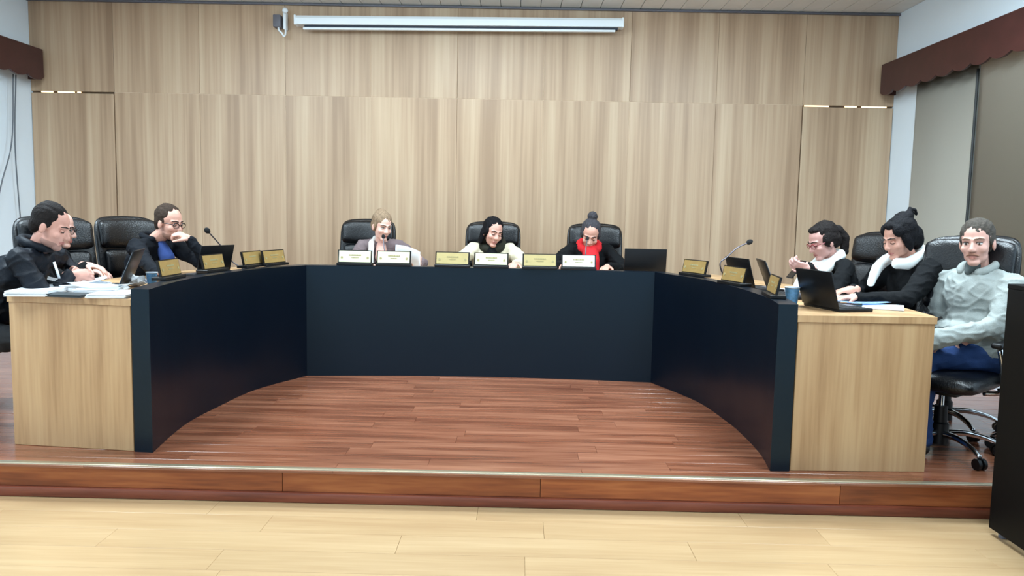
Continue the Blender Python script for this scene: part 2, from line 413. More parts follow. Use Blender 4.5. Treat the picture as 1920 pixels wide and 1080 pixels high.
# projection screen case and small device
ps = empty('projection_screen', (-0.645, 7.86, 3.045)); ps.rotation_euler.y = -0.009; ps.scale.z = 0.86; tag(ps, 'long white rolled-up projection screen case under the ceiling', 'projection screen')
b = MB(); pts = [(-0.05, 0.10), (-0.05, 0.17), (-0.03, 0.2), (0.05, 0.2), (0.07, 0.18), (0.07, 0.10)]
v0 = [b.bm.verts.new((-1.61, a, z)) for a, z in pts]; v1 = [b.bm.verts.new((1.61, a, z)) for a, z in pts]
b.bm.faces.new(v0); b.bm.faces.new(v1[::-1])
for i in range(6): b.bm.faces.new((v0[i], v0[(i+1) % 6], v1[(i+1) % 6], v1[i]))
b.build('case', M_case, ps)
MB().box((0.02, 0.012, 0.09), (3.1, 0.05, 0.03)).build('slot', M_slot, ps)
MB().box((0.0, 0.0, 0.062), (3.09, 0.045, 0.026)).bevel(0.006, 2).build('bottom_bar', M_case, ps, 'auto')
for sx in (-1, 1):
    MB().box((sx*1.2, 0.095, 0.15), (0.05, 0.10, 0.04)).build('bracket', M_case, ps)
    MB().box((sx*1.615, 0.01, 0.15), (0.02, 0.13, 0.11)).bevel(0.006, 2).build('end_cap', M_case, ps, 'auto')
dv = empty('wall_device', (-2.42, 7.9, 3.16)); tag(dv, 'small grey and white device with a curled cable beside the screen case', 'camera')  # small unidentified device built from a box, a ball and a cable
MB().box((-0.04, 0.02, 0), (0.075, 0.1, 0.12)).bevel(0.008, 2).build('body', M_grey, dv, 'auto')
MB().box((0.03, 0.04, 0.01), (0.03, 0.08, 0.17)).bevel(0.006, 2).build('bracket', M_case, dv, 'auto')
MB().ell((0.045, -0.02, 0.10), 0.028).build('dome', M_case, dv, True)
MB().tube(catmull([(-0.03, 0.0, -0.05), (-0.02, -0.02, -0.09), (0.01, -0.02, -0.12), (0.03, -0.02, -0.15), (0.04, 0, -0.12), (0.035, 0.02, -0.06), (0.03, 0.04, 0)], 5), 0.009).build('cable', M_case, dv, True)

# ------------------------------------------------------------------ desks
HT, WT, WTH = 0.87, 0.815, 0.035     # top of the black front, top and thickness of the worktop
def offset(path, d):
    out = []
    for i, p in enumerate(path):
        a = path[max(i-1, 0)]; b_ = path[min(i+1, len(path)-1)]
        t = (b_-a); t.z = 0; t.normalize(); out.append(p + V((t.y, -t.x, 0))*d)
    return out
def strip(mb, inner, outer, z0, z1):
    n = len(inner)
    A = [[mb.bm.verts.new((p.x, p.y, z)) for p in q] for q, z in ((inner, z0), (outer, z0), (outer, z1), (inner, z1))]
    for i in range(n-1):
        for k in range(4): mb.bm.faces.new((A[k][i], A[(k+1) % 4][i], A[(k+1) % 4][i+1], A[k][i+1]))
    mb.bm.faces.new([A[k][0] for k in range(4)]); mb.bm.faces.new([A[k][-1] for k in (3, 2, 1, 0)])
    return mb
# inner (audience-side) lines, running so that the councillors' side lies at +offset
LP = catmull([(-1.920, 3.975, 0), (-1.965, 4.30, 0), (-1.985, 4.60, 0), (-1.955, 4.95, 0), (-1.880, 5.45, 0), (-1.648, 5.960, 0)], 6)
CP = catmull([(-1.648, 5.960, 0), (-1.01, 6.03, 0), (-0.33, 6.06, 0), (0.38, 6.045, 0), (1.051, 5.985, 0)], 6)
RP = catmull([(1.319, 3.905, 0), (1.358, 4.20, 0), (1.366, 4.60, 0), (1.347, 4.90, 0), (1.276, 5.40, 0), (1.051, 5.985, 0)], 6)
def desk(path, sgn, label, depth, ends, d0, d1):
    """d0, d1: direction of the councillors' side at the two ends (end cut at the open end, mitre at the joints)"""
    mid = path[len(path)//2].copy(); root = empty('council_desk', (mid.x, mid.y, 0))
    tag(root, label, 'desk', 'sections of the horseshoe desk')
    P = [p-V((mid.x, mid.y, 0)) for p in path]; n = len(P)
    d0, d1 = V((*d0, 0)).normalized(), V((*d1, 0)).normalized()
    def off(d):
        base = offset(P, sgn); out = []
        for i, p in enumerate(P):
            nn = (base[i]-p).normalized(); t = i/(n-1)
            w0, w1 = max(0, 1-t/0.3), max(0, (t-0.7)/0.3)
            e = (nn*(1-w0-w1) + d0*w0 + d1*w1).normalized(); out.append(p + e*(d/max(0.6, e.dot(nn))))
        return out
    o1 = off(0.098); o2 = off(depth)
    strip(MB(), P, o1, 0.0, HT).build('front_panel', M_navy, root, 'auto')
    o1b = off(0.100)
    strip(MB(), o1b, o2, WT-WTH, WT).build('worktop', M_deskwood, root, 'auto')
    if ends:
        a, c = o1b[0], o2[0]; dn = (P[1]-P[0]).normalized(); w_ = (c-a).length
        ang = math.atan2((c-a).y, (c-a).x)
        b = MB().box((0, 0, 0), (w_-0.012, 0.03, WT-WTH-0.002)).bevel(0.002, 1)
        e = b.build('end_panel', M_deskwood, root, 'auto', loc=(a+(c-a)*0.5 + dn*0.022 + V((0, 0, (WT-WTH)/2)) - (c-a).normalized()*0.004))
        e.rotation_euler.z = ang
        k2 = len(P)*2//3
        for kk in (k2,):
            a, c = o1b[kk], o2[kk]; b = MB().box((0, 0, 0), ((c-a).length-0.08, 0.025, WT-WTH-0.01))
            e = b.build('support_panel', M_deskwood, root, loc=(lerp(a, c, 0.46) + V((0, 0, (WT-WTH)/2)))); e.rotation_euler.z = math.atan2((c-a).y, (c-a).x)
    else:
        for kk in (len(P)//3, 2*len(P)//3):
            a, c = o1b[kk], o2[kk]; b = MB().box((0, 0, 0), (0.025, (c-a).length-0.08, WT-WTH-0.01))
            e = b.build('support_panel', M_deskwood, root, loc=(lerp(a, c, 0.46) + V((0, 0, (WT-WTH)/2)))); e.rotation_euler.z = math.atan2((c-a).y, (c-a).x) - PI/2
    return root
# left wing: travelling +Y, councillors to the left (-X): offset normal (t.y,-t.x) points +X, so sign -1
def mitre(a, b):
    return ((a.normalized()+b.normalized()).normalized().x, (a.normalized()+b.normalized()).normalized().y)
def nrm(p, q, sg): t = (q-p).normalized(); return V((t.y, -t.x, 0))*sg
JL = mitre(nrm(LP[-2], LP[-1], -1), nrm(CP[0], CP[1], -1)); JR = mitre(nrm(RP[-2], RP[-1], 1), nrm(CP[-2], CP[-1], -1))
desk(LP, -1, 'left wing of the black curved desk, wood end panel at its near end', 0.78, True, (-0.68, 0.07), JL)
desk(CP, -1, 'centre section of the black desk facing the hall', 0.60, False, JL, JR)
desk(RP, 1, 'right wing of the black curved desk, wood end panel beside the wheeled chair', 0.81, True, (0.81, 0.035), JR)

# lectern at the right edge, on the hall floor
lc = empty('lectern', (2.62, 3.2, -0.17)); tag(lc, 'tall black lectern cut off by the right edge, standing on the pale floor', 'lectern')
MB().box((-0.348, 0, 0.60), (0.025, 0.76, 1.14)).bevel(0.002, 1).build('side_panel', M_lect, lc)
MB().box((0.348, 0, 0.60), (0.025, 0.76, 1.14)).bevel(0.002, 1).build('side_panel', M_lect, lc)
MB().box((0, -0.36, 0.60), (0.67, 0.025, 1.14)).bevel(0.002, 1).build('front_panel', M_lect, lc)
MB().box((0, 0.05, 1.04), (0.67, 0.6, 0.02)).build('shelf', M_lect, lc)
MB().box((0, 0, 1.182), (0.722, 0.77, 0.024)).bevel(0.003, 1).build('top', M_lect, lc)
for sx in (-1, 1):
    for sy in (-1, 1): MB().cyl((sx*0.32, sy*0.33, 0.0), (sx*0.32, sy*0.33, 0.032), 0.02).build('foot', M_grey, lc, 'auto')

# ------------------------------------------------------------------ office chair
def make_chair():
    r = empty('office_chair')
    b = MB(); pad(b, 0.50, 0.50, 0.11, curve=0.0, p=6, M=T((0, 0.02, 0.435)) @ rotm('X', -90)); b.build('seat', M_leather, r, True)
    MB().box((0, 0, 0.372), (0.26, 0.30, 0.03)).bevel(0.008, 2).build('mechanism', M_plastic, r, 'auto')
    MB().tube([(0.10, 0.05, 0.365), (0.22, 0.06, 0.36), (0.29, 0.06, 0.35)], 0.007).build('lever', M_plastic, r, True)
    MT = T((0, -0.27, 0.86)) @ rotm('X', 9)
    b = MB(); pad(b, 0.52, 0.68, 0.075, curve=0.055, p=8, M=MT, crown=0.03, taper=0.0); bk = b.build('backrest', M_leather, r, True)
    b = MB(); pad(b, 0.48, 0.20, 0.11, curve=0.05, p=4, M=MT @ T((0, 0.035, 0.225)), crown=0.02); b.build('headrest', M_leather, bk, True)
    for k, (zz, hh) in enumerate(((0.02, 0.20), (-0.19, 0.22))):
        b = MB(); pad(b, 0.43, hh, 0.10, curve=0.045, p=4, M=MT @ T((0, 0.03, zz))); b.build('back_cushion', M_leather, bk, True)
    MB().tube(catmull([(0, -0.1, 0.37), (0, -0.25, 0.37), (0, -0.31, 0.45), (0, -0.325, 0.62)], 5), 0.022).build('back_bracket', M_plastic, r, True)
    for s in (-1, 1):
        a = MB().tube(catmull([(s*0.20, -0.02, 0.375), (s*0.285, -0.02, 0.40), (s*0.30, 0.02, 0.52), (s*0.29, 0.06, 0.64)], 5) , 0.014)
        a.tube(catmull([(s*0.285, -0.02, 0.40), (s*0.30, -0.14, 0.52), (s*0.285, -0.15, 0.64)], 5), 0.011)
        a = a.build('armrest', M_chrome, r, True)
        MB().box((s*0.288, -0.03, 0.66), (0.055, 0.29, 0.03)).bevel(0.012, 3).build('arm_pad', M_plastic, a, 'auto')
    MB().cyl((0, 0, 0.26), (0, 0, 0.37), 0.014).build('gas_column', M_chrome, r, 'auto')
    MB().lathe([(0.0, 0.055), (0.048, 0.055), (0.046, 0.17), (0.036, 0.18), (0.034, 0.27), (0, 0.27)]).build('column_cover', M_plastic, r, 'auto')
    for k in range(5):
        a = 2*PI*k/5+0.105; c, s_ = math.cos(a), math.sin(a)
        P = catmull([(0.03*c, 0.03*s_, 0.115), (0.14*c, 0.14*s_, 0.118), (0.25*c, 0.25*s_, 0.095), (0.31*c, 0.31*s_, 0.066)], 5)
        lg = MB().tube(P, [0.02-0.008*i/(len(P)-1) for i in range(len(P))], seg=10).build('base_leg', M_chrome, r, True)
        q = V((0.31*c, 0.31*s_, 0.03)); ax = V((-s_, c, 0)); b = MB()
        for o_ in (-0.016, 0.016): b.cyl(q+ax*(o_-0.009), q+ax*(o_+0.009), 0.03, seg=16)
        b.cyl(q, q+V((0, 0, 0.04)), 0.008); b.build('caster', M_plastic, lg, 'auto')
    return r
chair0 = make_chair()
used = [False]
def chair(x, y, ang, label, z=0.0):
    """ang: direction the sitter faces, degrees from +X"""
    o = copy_tree(chair0) if used[0] else chair0
    used[0] = True
    o.location = (x, y, z); o.rotation_euler = (0, 0, math.radians(ang-90))
    tag(o, label, 'chair', 'black leather office chairs around the desk'); return o

# ------------------------------------------------------------------ people
def skin_mat(name, rgb): return mat(name, rgb, 0.5, var=0.05, vscale=18, spec=0.4)
def ik(S, W, pole, a=0.28, b=0.26):
    d = W-S; L = d.length
    if L > (a+b)*0.985: k = L/((a+b)*0.985); a *= k; b *= k
    x = (a*a-b*b+L*L)/(2*L); h = math.sqrt(max(0, a*a-x*x)); n = d.normalized()
    p = pole - n*pole.dot(n); p.normalize(); return S + n*x + p*h
def hand_bones(mb, Wp, d, palm, curl=30, s=1.0, thumb=1, spread=0.011, tc=20):
    d = V(d).normalized(); palm = V(palm); palm = (palm-d*palm.dot(d)).normalized(); ac = d.cross(palm).normalized()*thumb
    R = Matrix((ac, d, palm)).transposed()
    mb.ell(Wp+d*0.048*s, (0.040*s, 0.052*s, 0.017*s), R)
    mb.cap(Wp-d*0.02, Wp+d*0.03*s, 0.026*s, 0.026*s)
    for i, L in enumerate((0.072, 0.082, 0.076, 0.058)):
        off = (1.5-i)*0.0205*s
        p = Wp + d*(0.082-abs(i-1.2)*0.004)*s + ac*off
        dd = (d + ac*off*spread*60).normalized(); axis = dd.cross(palm).normalized(); r = 0.0095*s
        for j, fr in enumerate((0.48, 0.30, 0.22)):
            dd = Quaternion(axis, math.radians(curl*(0.8, 1.1, 0.8)[j])) @ dd
            q = p + dd*L*fr*s; mb.cap(p, q, r, r*0.92, 10); p = q; r *= 0.92
    p = Wp + d*0.022*s + ac*0.026*s; dd = (ac*0.75+d*0.65+palm*0.25).normalized()
    axis = dd.cross((palm*0.6-ac*0.4+d*0.3)).normalized()
    for fr, r in ((0.038, 0.0125), (0.03, 0.0105), (0.024, 0.009)):
        q = p+dd*fr*s; mb.cap(p, q, r*s, r*0.9*s, 10); p = q; dd = Quaternion(axis, math.radians(tc)) @ dd

def person(label, head, yaw, pitch=10, roll=0, byaw=None, skin=(205, 160, 140), skinname='skin', top=None, topname='jacket', trousers=None,
           male=True, lean=0.22, neck=None, hands=(None, None), hair=None, hairmat=None, eyes='open', glasses=None, extras=None,
           brow=(50, 36, 30), stubble=None, seatz=0.47, twist=0, bulk=1.0, thigh=0.40, pelvis=None, s=1.0, topdisp=0.007, lips=(176, 112, 104), shw=None, legyaw=None, sleeve=0.97, shd=0.048):
    byaw = yaw if byaw is None else byaw
    fb = V((math.cos(math.radians(byaw)), math.sin(math.radians(byaw)), 0)); rt = V((fb.y, -fb.x, 0)); UP = V((0, 0, 1))
    H = V(head)
    MR = rotm('Z', yaw-90) @ rotm('X', -pitch) @ rotm('Y', roll)
    MH = T(H) @ MR @ Matrix.Scale(s, 4)
    hd = lambda *p: MH @ V(p)
    N = V(neck) if neck else H - fb*(0.065+0.0014*pitch) - UP*0.150
    P = V(pelvis) if pelvis else V((N.x, N.y, 0)) - fb*lean + UP*(seatz+0.11)
    root = empty('person', (P.x, P.y, 0)); tag(root, label, 'person')
    ml = T((-P.x, -P.y, 0))
    sw = shw or (0.175 if male else 0.155); fl_ = V((math.cos(math.radians(legyaw)), math.sin(math.radians(legyaw)), 0)) if legyaw is not None else fb
    trt = rotm('Z', twist).to_3x3() @ rt
    S = [N - UP*shd - trt*sw, N - UP*shd + trt*sw]       # left, right shoulder
    E, W = [], []
    for k in (0, 1):
        h = hands[k]; sgn = -1 if k == 0 else 1
        if h is None: h = dict(w=P + fb*0.33 + rt*sgn*0.12 + UP*0.10, d=fb*0.8-rt*sgn*0.5, palm=-UP)
        hh = dict(h); W.append(V(hh['w'])); hh.setdefault('palm', -UP); hh.setdefault('d', fb)
        pole = V(hh.get('pole', rt*sgn*0.6 - UP*1.0 - fb*0.2)); E.append(V(hh['e']) if 'e' in hh else ik(S[k], W[k], pole))
        hh['k'] = k; hands = list(hands); hands[k] = hh
    hipL, hipR = P - rt*0.09 - UP*0.03, P + rt*0.09 - UP*0.03
    kn = [hipL + fl_*thigh - rt*0.05 - UP*0.0, hipR + fl_*thigh + rt*0.05]
    an = [k_*1.0 for k_ in kn]
    for k_ in an: k_.z = 0.09; k_ += fl_*(-0.03)
    fbt = (N-P).normalized()
    RT = Matrix((rt, fbt.cross(rt) if True else fb, fbt)).transposed()
    def torso(mb, g):
        B = bulk
        mb.ell(P, (0.165*B+g, 0.125*B+g, 0.12+g), RT)
        C1 = lerp(P, N, 0.36); C2 = lerp(P, N, 0.66)
        mb.ell(C1, (0.15*B+g, 0.115*B+g, 0.17+g), RT)
        mb.ell(C2, (0.16*B+g, 0.112*B+g, 0.17+g), RT)
        mb.cap(S[0]+trt*0.02, S[1]-trt*0.02, 0.058+g, 0.058+g)
        mb.cap(N-UP*0.015, S[0]+UP*0.012, 0.045+g, 0.04+g); mb.cap(N-UP*0.015, S[1]+UP*0.012, 0.045+g, 0.04+g)
        mb.cap(C2, N-UP*0.05, 0.09+g, 0.065+g)
    # body: one continuous surface
    b = MB(); torso(b, -0.022)
    b.ell(hd(0, -0.012, 0.035), (0.076*s, 0.095*s, 0.085*s), MR.to_3x3())
    b.ell(hd(0, 0.030, -0.020), (0.062*s, 0.062*s, 0.085*s), MR.to_3x3())
    jw = 0.056 if male else 0.049
    b.ell(hd(0, 0.022, -0.070), (jw*s, 0.055*s, 0.040*s), MR.to_3x3())
    b.ell(hd(0, 0.064, -0.098), (0.030*s, 0.026*s, 0.021*s), MR.to_3x3())
    b.ell(hd(0, 0.062, -0.062), (0.030*s, 0.030*s, 0.028*s), MR.to_3x3())
    b.cap(hd(0, 0.083, 0.008), hd(0, 0.104, -0.030), 0.0095*s, 0.0125*s)
    for sx in (-1, 1):
        b.ell(hd(sx*0.012, 0.097, -0.034), 0.0095*s)
        b.cap(hd(sx*0.012, 0.082, 0.021), hd(sx*0.045, 0.066, 0.022), 0.011*s, 0.009*s)
        b.ell(hd(sx*0.038, 0.060, -0.028), 0.024*s)
        b.ell(hd(sx*0.077, -0.008, -0.012), (0.009*s, 0.019*s, 0.032*s), MR.to_3x3())
    b.cap(hd(0, -0.020, -0.055), N, 0.049 if male else 0.042, 0.052 if male else 0.045)
    b.cap(N, N-UP*0.05, 0.052, 0.045)
    for k in (0, 1):
        b.cap(S[k], E[k], 0.040, 0.034); b.cap(E[k], W[k], 0.033, 0.024)
        hh = hands[k]; hand_bones(b, W[k], hh['d'], hh['palm'], hh.get('curl', 30), hh.get('s', 1.0), (1 if k == 0 else -1)*hh.get('flip', 1), tc=hh.get('tc', 20))
        hp = (hipL, hipR)[k]; b.cap(hp, kn[k], 0.065, 0.045); b.cap(kn[k], an[k], 0.045, 0.032); b.cap(an[k]-UP*0.03, an[k]+fl_*0.13-UP*0.05, 0.032, 0.026)
    MHi = MH.inverted()
    def sculpt(co, no):
        q = MHi @ co; d_ = V((0, 0, 0))
        if q.length < 0.2 and q.y > 0.03:
            for sx in (-1, 1):
                e = V((q.x-sx*0.031, 0, (q.z-0.002)*1.5)); a_ = math.exp(-(e.length/0.016)**2)*0.010
                d_ += MR.to_3x3() @ V((0, -a_, 0))
            a_ = math.exp(-((q.z+0.066)/0.004)**2)*math.exp(-(q.x/0.026)**4)*0.003; d_ += MR.to_3x3() @ V((0, -a_, 0))
            a_ = math.exp(-((q.z+0.084)/0.006)**2)*math.exp(-(q.x/0.02)**2)*0.003; d_ += MR.to_3x3() @ V((0, -a_, 0))
        return d_
    b.remesh(0.005, 3, 0.6, sculpt).xf(ml).build('body', skin_mat(skinname, skin), root, True)
    # eyes, brows, lips
    for sx in (-1, 1):
        if eyes == 'open':
            b = MB(); b.ell(hd(sx*0.031, 0.075, 0.001), (0.0135*s, 0.009*s, 0.0075*s), MR.to_3x3())
            b.ell(hd(sx*0.031, 0.0815, 0.0), (0.0058*s, 0.0035*s, 0.0058*s), MR.to_3x3(), mi=1)
            b.tube([hd(sx*0.017, 0.0845, 0.006), hd(sx*0.031, 0.0855, 0.0095), hd(sx*0.046, 0.078, 0.006)], 0.0022*s, mi=1)
        else:
            b = MB(); b.ell(hd(sx*0.031, 0.0755, 0.002), (0.0145*s, 0.009*s, 0.009*s), MR.to_3x3(), mi=2)
            b.tube([hd(sx*0.017, 0.082, -0.001), hd(sx*0.031, 0.085, -0.006), hd(sx*0.046, 0.076, -0.002)], 0.0024*s, mi=1)
        b.xf(ml).build('eye', [M_eyew, M_iris, skin_mat(skinname, skin)], root, True)
        b = MB(); b.chain([hd(sx*0.013, 0.0925, 0.024), hd(sx*0.032, 0.0865, 0.029), hd(sx*0.050, 0.0705, 0.024)], [0.0042*s, 0.004*s, 0.0025*s])
        b.xf(ml).build('eyebrow', mat('brow_%d_%d' % (brow[0], brow[1]), brow, 0.8), root, True)
    b = MB(); b.chain([hd(-0.023, 0.081, -0.068), hd(-0.008, 0.0905, -0.0635), hd(0.008, 0.0905, -0.0635), hd(0.023, 0.081, -0.068)], [0.002, 0.0045, 0.0045, 0.002])
    b.chain([hd(-0.021, 0.081, -0.069), hd(-0.007, 0.089, -0.0725), hd(0.007, 0.089, -0.0725), hd(0.021, 0.081, -0.069)], [0.002, 0.0052, 0.0052, 0.002])
    b.xf(ml).build('lips', mat('lips_%d' % lips[0], lips, 0.5), root, True)
    # clothes
    nz = V((random.random()*9, random.random()*9, 0))
    def folds(co, no):
        a_ = noise.noise((co+nz)*9)*1.0 + noise.noise((co*1.0+nz)*21)*0.5
        q = (co+nz)*13; q.z *= 1.7
        rg = (1-min(1, abs(noise.noise(q)*3.2)))**2
        return no*(a_*topdisp + (rg-0.3)*topdisp*0.9)
    b = MB(); torso(b, 0.004)
    for k in (0, 1):
        ww = lerp(E[k], W[k], sleeve); b.cap(S[k], E[k], 0.060*bulk, 0.050); b.cap(E[k], ww, 0.049, 0.036 if sleeve < 1 else 0.052)
    b.remesh(0.0085, 3, 1, folds)
    # open the neckline
    cut = [v for v in b.bm.verts if (v.co-(N+UP*0.035)).length < 0.074]
    bmesh.ops.delete(b.bm, geom=cut, context='VERTS')
    b.xf(ml).build(topname, top, root, True)
    b = MB(); b.ell(P-UP*0.02, (0.168*bulk, 0.13*bulk, 0.11), RT)
    for k in (0, 1):
        hp = (hipL, hipR)[k]; b.cap(hp, kn[k], 0.088, 0.064); b.cap(kn[k], an[k], 0.062, 0.05)
    b.remesh(0.014, 3, 1, folds).xf(ml).build('trousers', trousers or M_darkcloth, root, True)
    for k in (0, 1):
        b = MB(); b.cap(an[k]-UP*0.045, an[k]+fl_*0.13-UP*0.05, 0.042, 0.036); b.remesh(0.008, 2, 0.6).xf(ml).build('shoe', M_shoe, root, True)
    # hair
    if hair:
        b = MB()
        for kind, *a in hair:
            if kind == 'e': b.ell(hd(*a[0]), tuple(q*s for q in a[1]), MR.to_3x3())
            else: b.chain([hd(*p) for p in a[0]], [q*s for q in a[1]])
        def strand(co, no):
            q = MHi @ co
            return no*(noise.noise(V((q.x*70, q.y*25, q.z*25)))*0.0045 + noise.noise(V((q.x*160, q.y*60, q.z*60)))*0.002)
        b.remesh(0.0052, 2, 1, strand).xf(ml).build('hair', hairmat, root, True)
    if glasses:
        gm = glasses; b = MB()
        for sx in (-1, 1):
            ring = [hd(sx*0.032+0.023*math.cos(t)*(1), 0.101-0.010*abs(0.023*math.cos(t)*sx+0.032)/0.055*0.9, -0.002+0.017*math.sin(t)) for t in [2*PI*i/20 for i in range(20)]]
            b.tube(ring, [0.0034 if math.sin(2*PI*i/20) > 0 else 0.002 for i in range(20)], 6, closed=True)
            b.tube([hd(sx*0.055, 0.091, 0.006), hd(sx*0.074, 0.06, 0.006), hd(sx*0.080, 0.0, 0.002), hd(sx*0.076, -0.02, -0.01)], 0.0026, 6)
        b.tube([hd(-0.010, 0.102, 0.002), hd(0, 0.108, 0.006), hd(0.010, 0.102, 0.002)], 0.0026, 6)
        b.xf(ml).build('glasses', gm, root, True)
    if extras: extras(locals())
    return root

M_darkcloth = mat('dark_trouser_cloth', (12, 14, 18), 0.85, bump=0.2, bscale=200)
M_shoe = mat('black_shoe_leather', (18, 17, 17), 0.4)
def cloth(name, rgb, rough=0.85, **k): return mat(name, rgb, rough, spec=0.2, bump=0.25, bscale=220, var=0.08, vscale=14, **k)
C_navyj = cloth('navy_jacket', (11, 17, 26), 0.55)
C_black = cloth('black_coat', (6, 8, 11))
C_blazer = cloth('charcoal_blazer', (13, 17, 24))
C_taupe = cloth('taupe_jacket', (112, 98, 100))
C_cream = cloth('cream_coat', (205, 196, 172))
C_red = cloth('red_scarf', (205, 40, 46))
C_grey = cloth('pale_grey_jacket', (146, 152, 149))
C_dgrey = cloth('dark_grey_shirt', (84, 92, 92))
C_jeans = cloth('blue_jeans', (42, 66, 112))
C_whites = cloth('white_scarf', (226, 232, 230), sheen=0.3)
C_blue = cloth('blue_shirt', (48, 68, 120))
C_dscarf = cloth('dark_green_scarf', (40, 40, 32))
def hairm(n, c): return mat(n, c, 0.7, spec=0.15, var=0.25, vscale=60, bump=0.6, bscale=160)
H_dark = hairm('dark_brown_hair', (26, 21, 20)); H_brown = hairm('brown_hair', (56, 44, 36)); H_blonde = hairm('ash_blonde_hair', (140, 118, 96))
H_black = hairm('black_hair', (13, 12, 16)); H_greyb = hairm('grey_brown_hair', (70, 64, 58)); H_greyd = hairm('dark_grey_hair', (60, 58, 62))
G_black = mat('black_glasses_frame', (26, 22, 22), 0.3); G_red = mat('red_glasses_frame', (130, 44, 52), 0.3)

def short_hair(rec=0.0, vol=0.0):
    return [('e', (0, -0.024-rec, 0.045), (0.081+vol, 0.092, 0.087+vol)), ('e', (0.064, -0.026-rec, 0.020), (0.018, 0.050, 0.040)), ('e', (-0.064, -0.026-rec, 0.020), (0.018, 0.050, 0.040)),
            ('e', (0, -0.066, -0.012), (0.066, 0.044, 0.062))]
def fem_hair(vol=0.0):
    return [('e', (0, -0.029, 0.048), (0.085+vol, 0.096+vol, 0.087+vol)), ('e', (0.068, -0.016, 0.012), (0.022, 0.056, 0.055)), ('e', (-0.068, -0.016, 0.012), (0.022, 0.056, 0.055)),
            ('e', (0, -0.072, -0.012), (0.072, 0.048, 0.068))]
def sub(ctx, name, m_, pts=None, rs=None, blobs=None, vox=0.007, disp=0.003, head=False, label=None):
    b = MB(); hd = ctx['hd']
    if pts: b.chain([hd(*p) if head else V(p) for p in pts], rs)
    for c, r in (blobs or []): b.ell(hd(*c) if head else V(c), r, ctx['MR'].to_3x3())
    nz = V((3.1, 1.7, 0.2))
    b.remesh(vox, 2, 0.6, lambda co, no: no*noise.noise((co+nz)*26)*disp)
    o = b.xf(ctx['ml']).build(name, m_, ctx['root'], True)
    if label: o['label'] = label
    return o
def ring(ctx, r, z, n=12, a0=0, a1=360, fr=1.0, tilt=0.0):
    N, fb, rt, UP = ctx['N'], ctx['fb'], ctx['rt'], ctx['UP']
    out = []
    for i in range(n+1):
        a = math.radians(a0+(a1-a0)*i/n)
        out.append(N + fb*(math.cos(a)*r*fr) + rt*(math.sin(a)*r) + UP*(z-tilt*math.cos(a)))
    return out

# 1. man at the near end of the left wing
h1 = at(96, 424, 4.35)
def ex1(c):
    sub(c, 'collar', C_navyj, ring(c, 0.078, 0.035, tilt=0.03), [0.024]*13, label='upright black jacket collar')
    sub(c, 'beard', mat('short_beard', (150, 112, 100), 0.8), blobs=[((0, 0.021, -0.077), (0.0565, 0.0565, 0.040)), ((0, 0.064, -0.101), (0.032, 0.0285, 0.0225))], head=True, vox=0.005, disp=0.001, label='short dark stubble beard')
    p = c['N'] + c['fb']*0.14 - c['UP']*0.02
    MB().tube([p+V((-0.015, -0.055, -0.045)), p+V((0.0, -0.057, -0.09)), p+V((0.012, -0.055, -0.14))], 0.007).xf(c['ml']).build('zip_pull', M_paper, c['root'], True)['label'] = 'white drawstring'
person('man in a navy-black jacket with clasped hands at the near end of the left desk', h1, 8, 22, 0, byaw=2, skin=(200, 148, 132), skinname='skin_rosy', top=C_navyj,
       hair=short_hair(0.001, 0.004), hairmat=H_dark, eyes='down', lean=0.34, neck=h1+V((-0.095, 0.015, -0.135)), bulk=1.12, topdisp=0.010, extras=ex1,
       hands=(dict(w=at(137, 507, 4.62), d=(0.75, -0.62, -0.05), palm=(-0.5, -0.6, -0.5), curl=42, pole=(0.0, 1.0, -0.5)),
              dict(w=at(132, 516, 4.40), d=(0.85, 0.45, 0.02), palm=(-0.3, 0.75, -0.5), curl=42, pole=(-0.1, -1.0, -0.45))))
# 2. person half hidden behind him
person('person with glasses mostly hidden behind the navy-jacketed man', at(109, 428, 4.98), 14, 12, 0, byaw=5, skin=(208, 164, 150), skinname='skin_pale', top=C_black,
       hair=fem_hair(-0.002), hairmat=H_dark, glasses=G_black, lean=0.26,
       hands=(dict(w=at(176, 508, 5.2), d=(0.9, -0.3, -0.1), curl=25), dict(w=at(160, 498, 5.0), d=(0.9, 0.1, -0.1), curl=25)))
# 3. man with glasses, hand on chin
def ex3(c):
    N, fb, rt, UP = c['N'], c['fb'], c['rt'], c['UP']
    sub(c, 'shirt', C_blue, blobs=None, pts=[N+fb*0.045-UP*0.03, N+fb*0.10-UP*0.12, N+fb*0.105-UP*0.22], rs=[0.04, 0.052, 0.05], vox=0.008, label='open-necked blue shirt')
    sub(c, 'collar', C_blazer, ring(c, 0.085, 0.02, a0=60, a1=300, tilt=0.02), [0.022]*13)
    sub(c, 'stubble', mat('brown_stubble', (150, 110, 94), 0.8), blobs=[((0, 0.021, -0.077), (0.0565, 0.0565, 0.040)), ((0, 0.064, -0.101), (0.032, 0.0285, 0.0225))], head=True, vox=0.005, disp=0.001)
h3 = at(318, 418, 5.45)
person('man with black glasses in a dark blazer resting his chin on his hand', h3, -22, 10, 0, byaw=-18, skin=(206, 156, 138), skinname='skin_warm', top=C_blazer, topname='blazer',
       hair=short_hair(0.003, 0.003), hairmat=H_brown, glasses=G_black, eyes='down', lean=0.20, bulk=1.08, extras=ex3,
       neck=h3 + V((-0.12, 0.035, -0.125)),
       hands=(dict(e=at(392, 498, 5.42), w=at(356, 449, 5.36), d=(-0.75, -0.30, 0.45), palm=(-0.55, 0.1, -0.6), curl=52, tc=10),
              dict(e=at(272, 492, 5.15), w=at(298, 512, 5.02), d=(0.9, -0.1, -0.05), palm=(0, 0, -1), curl=25)))
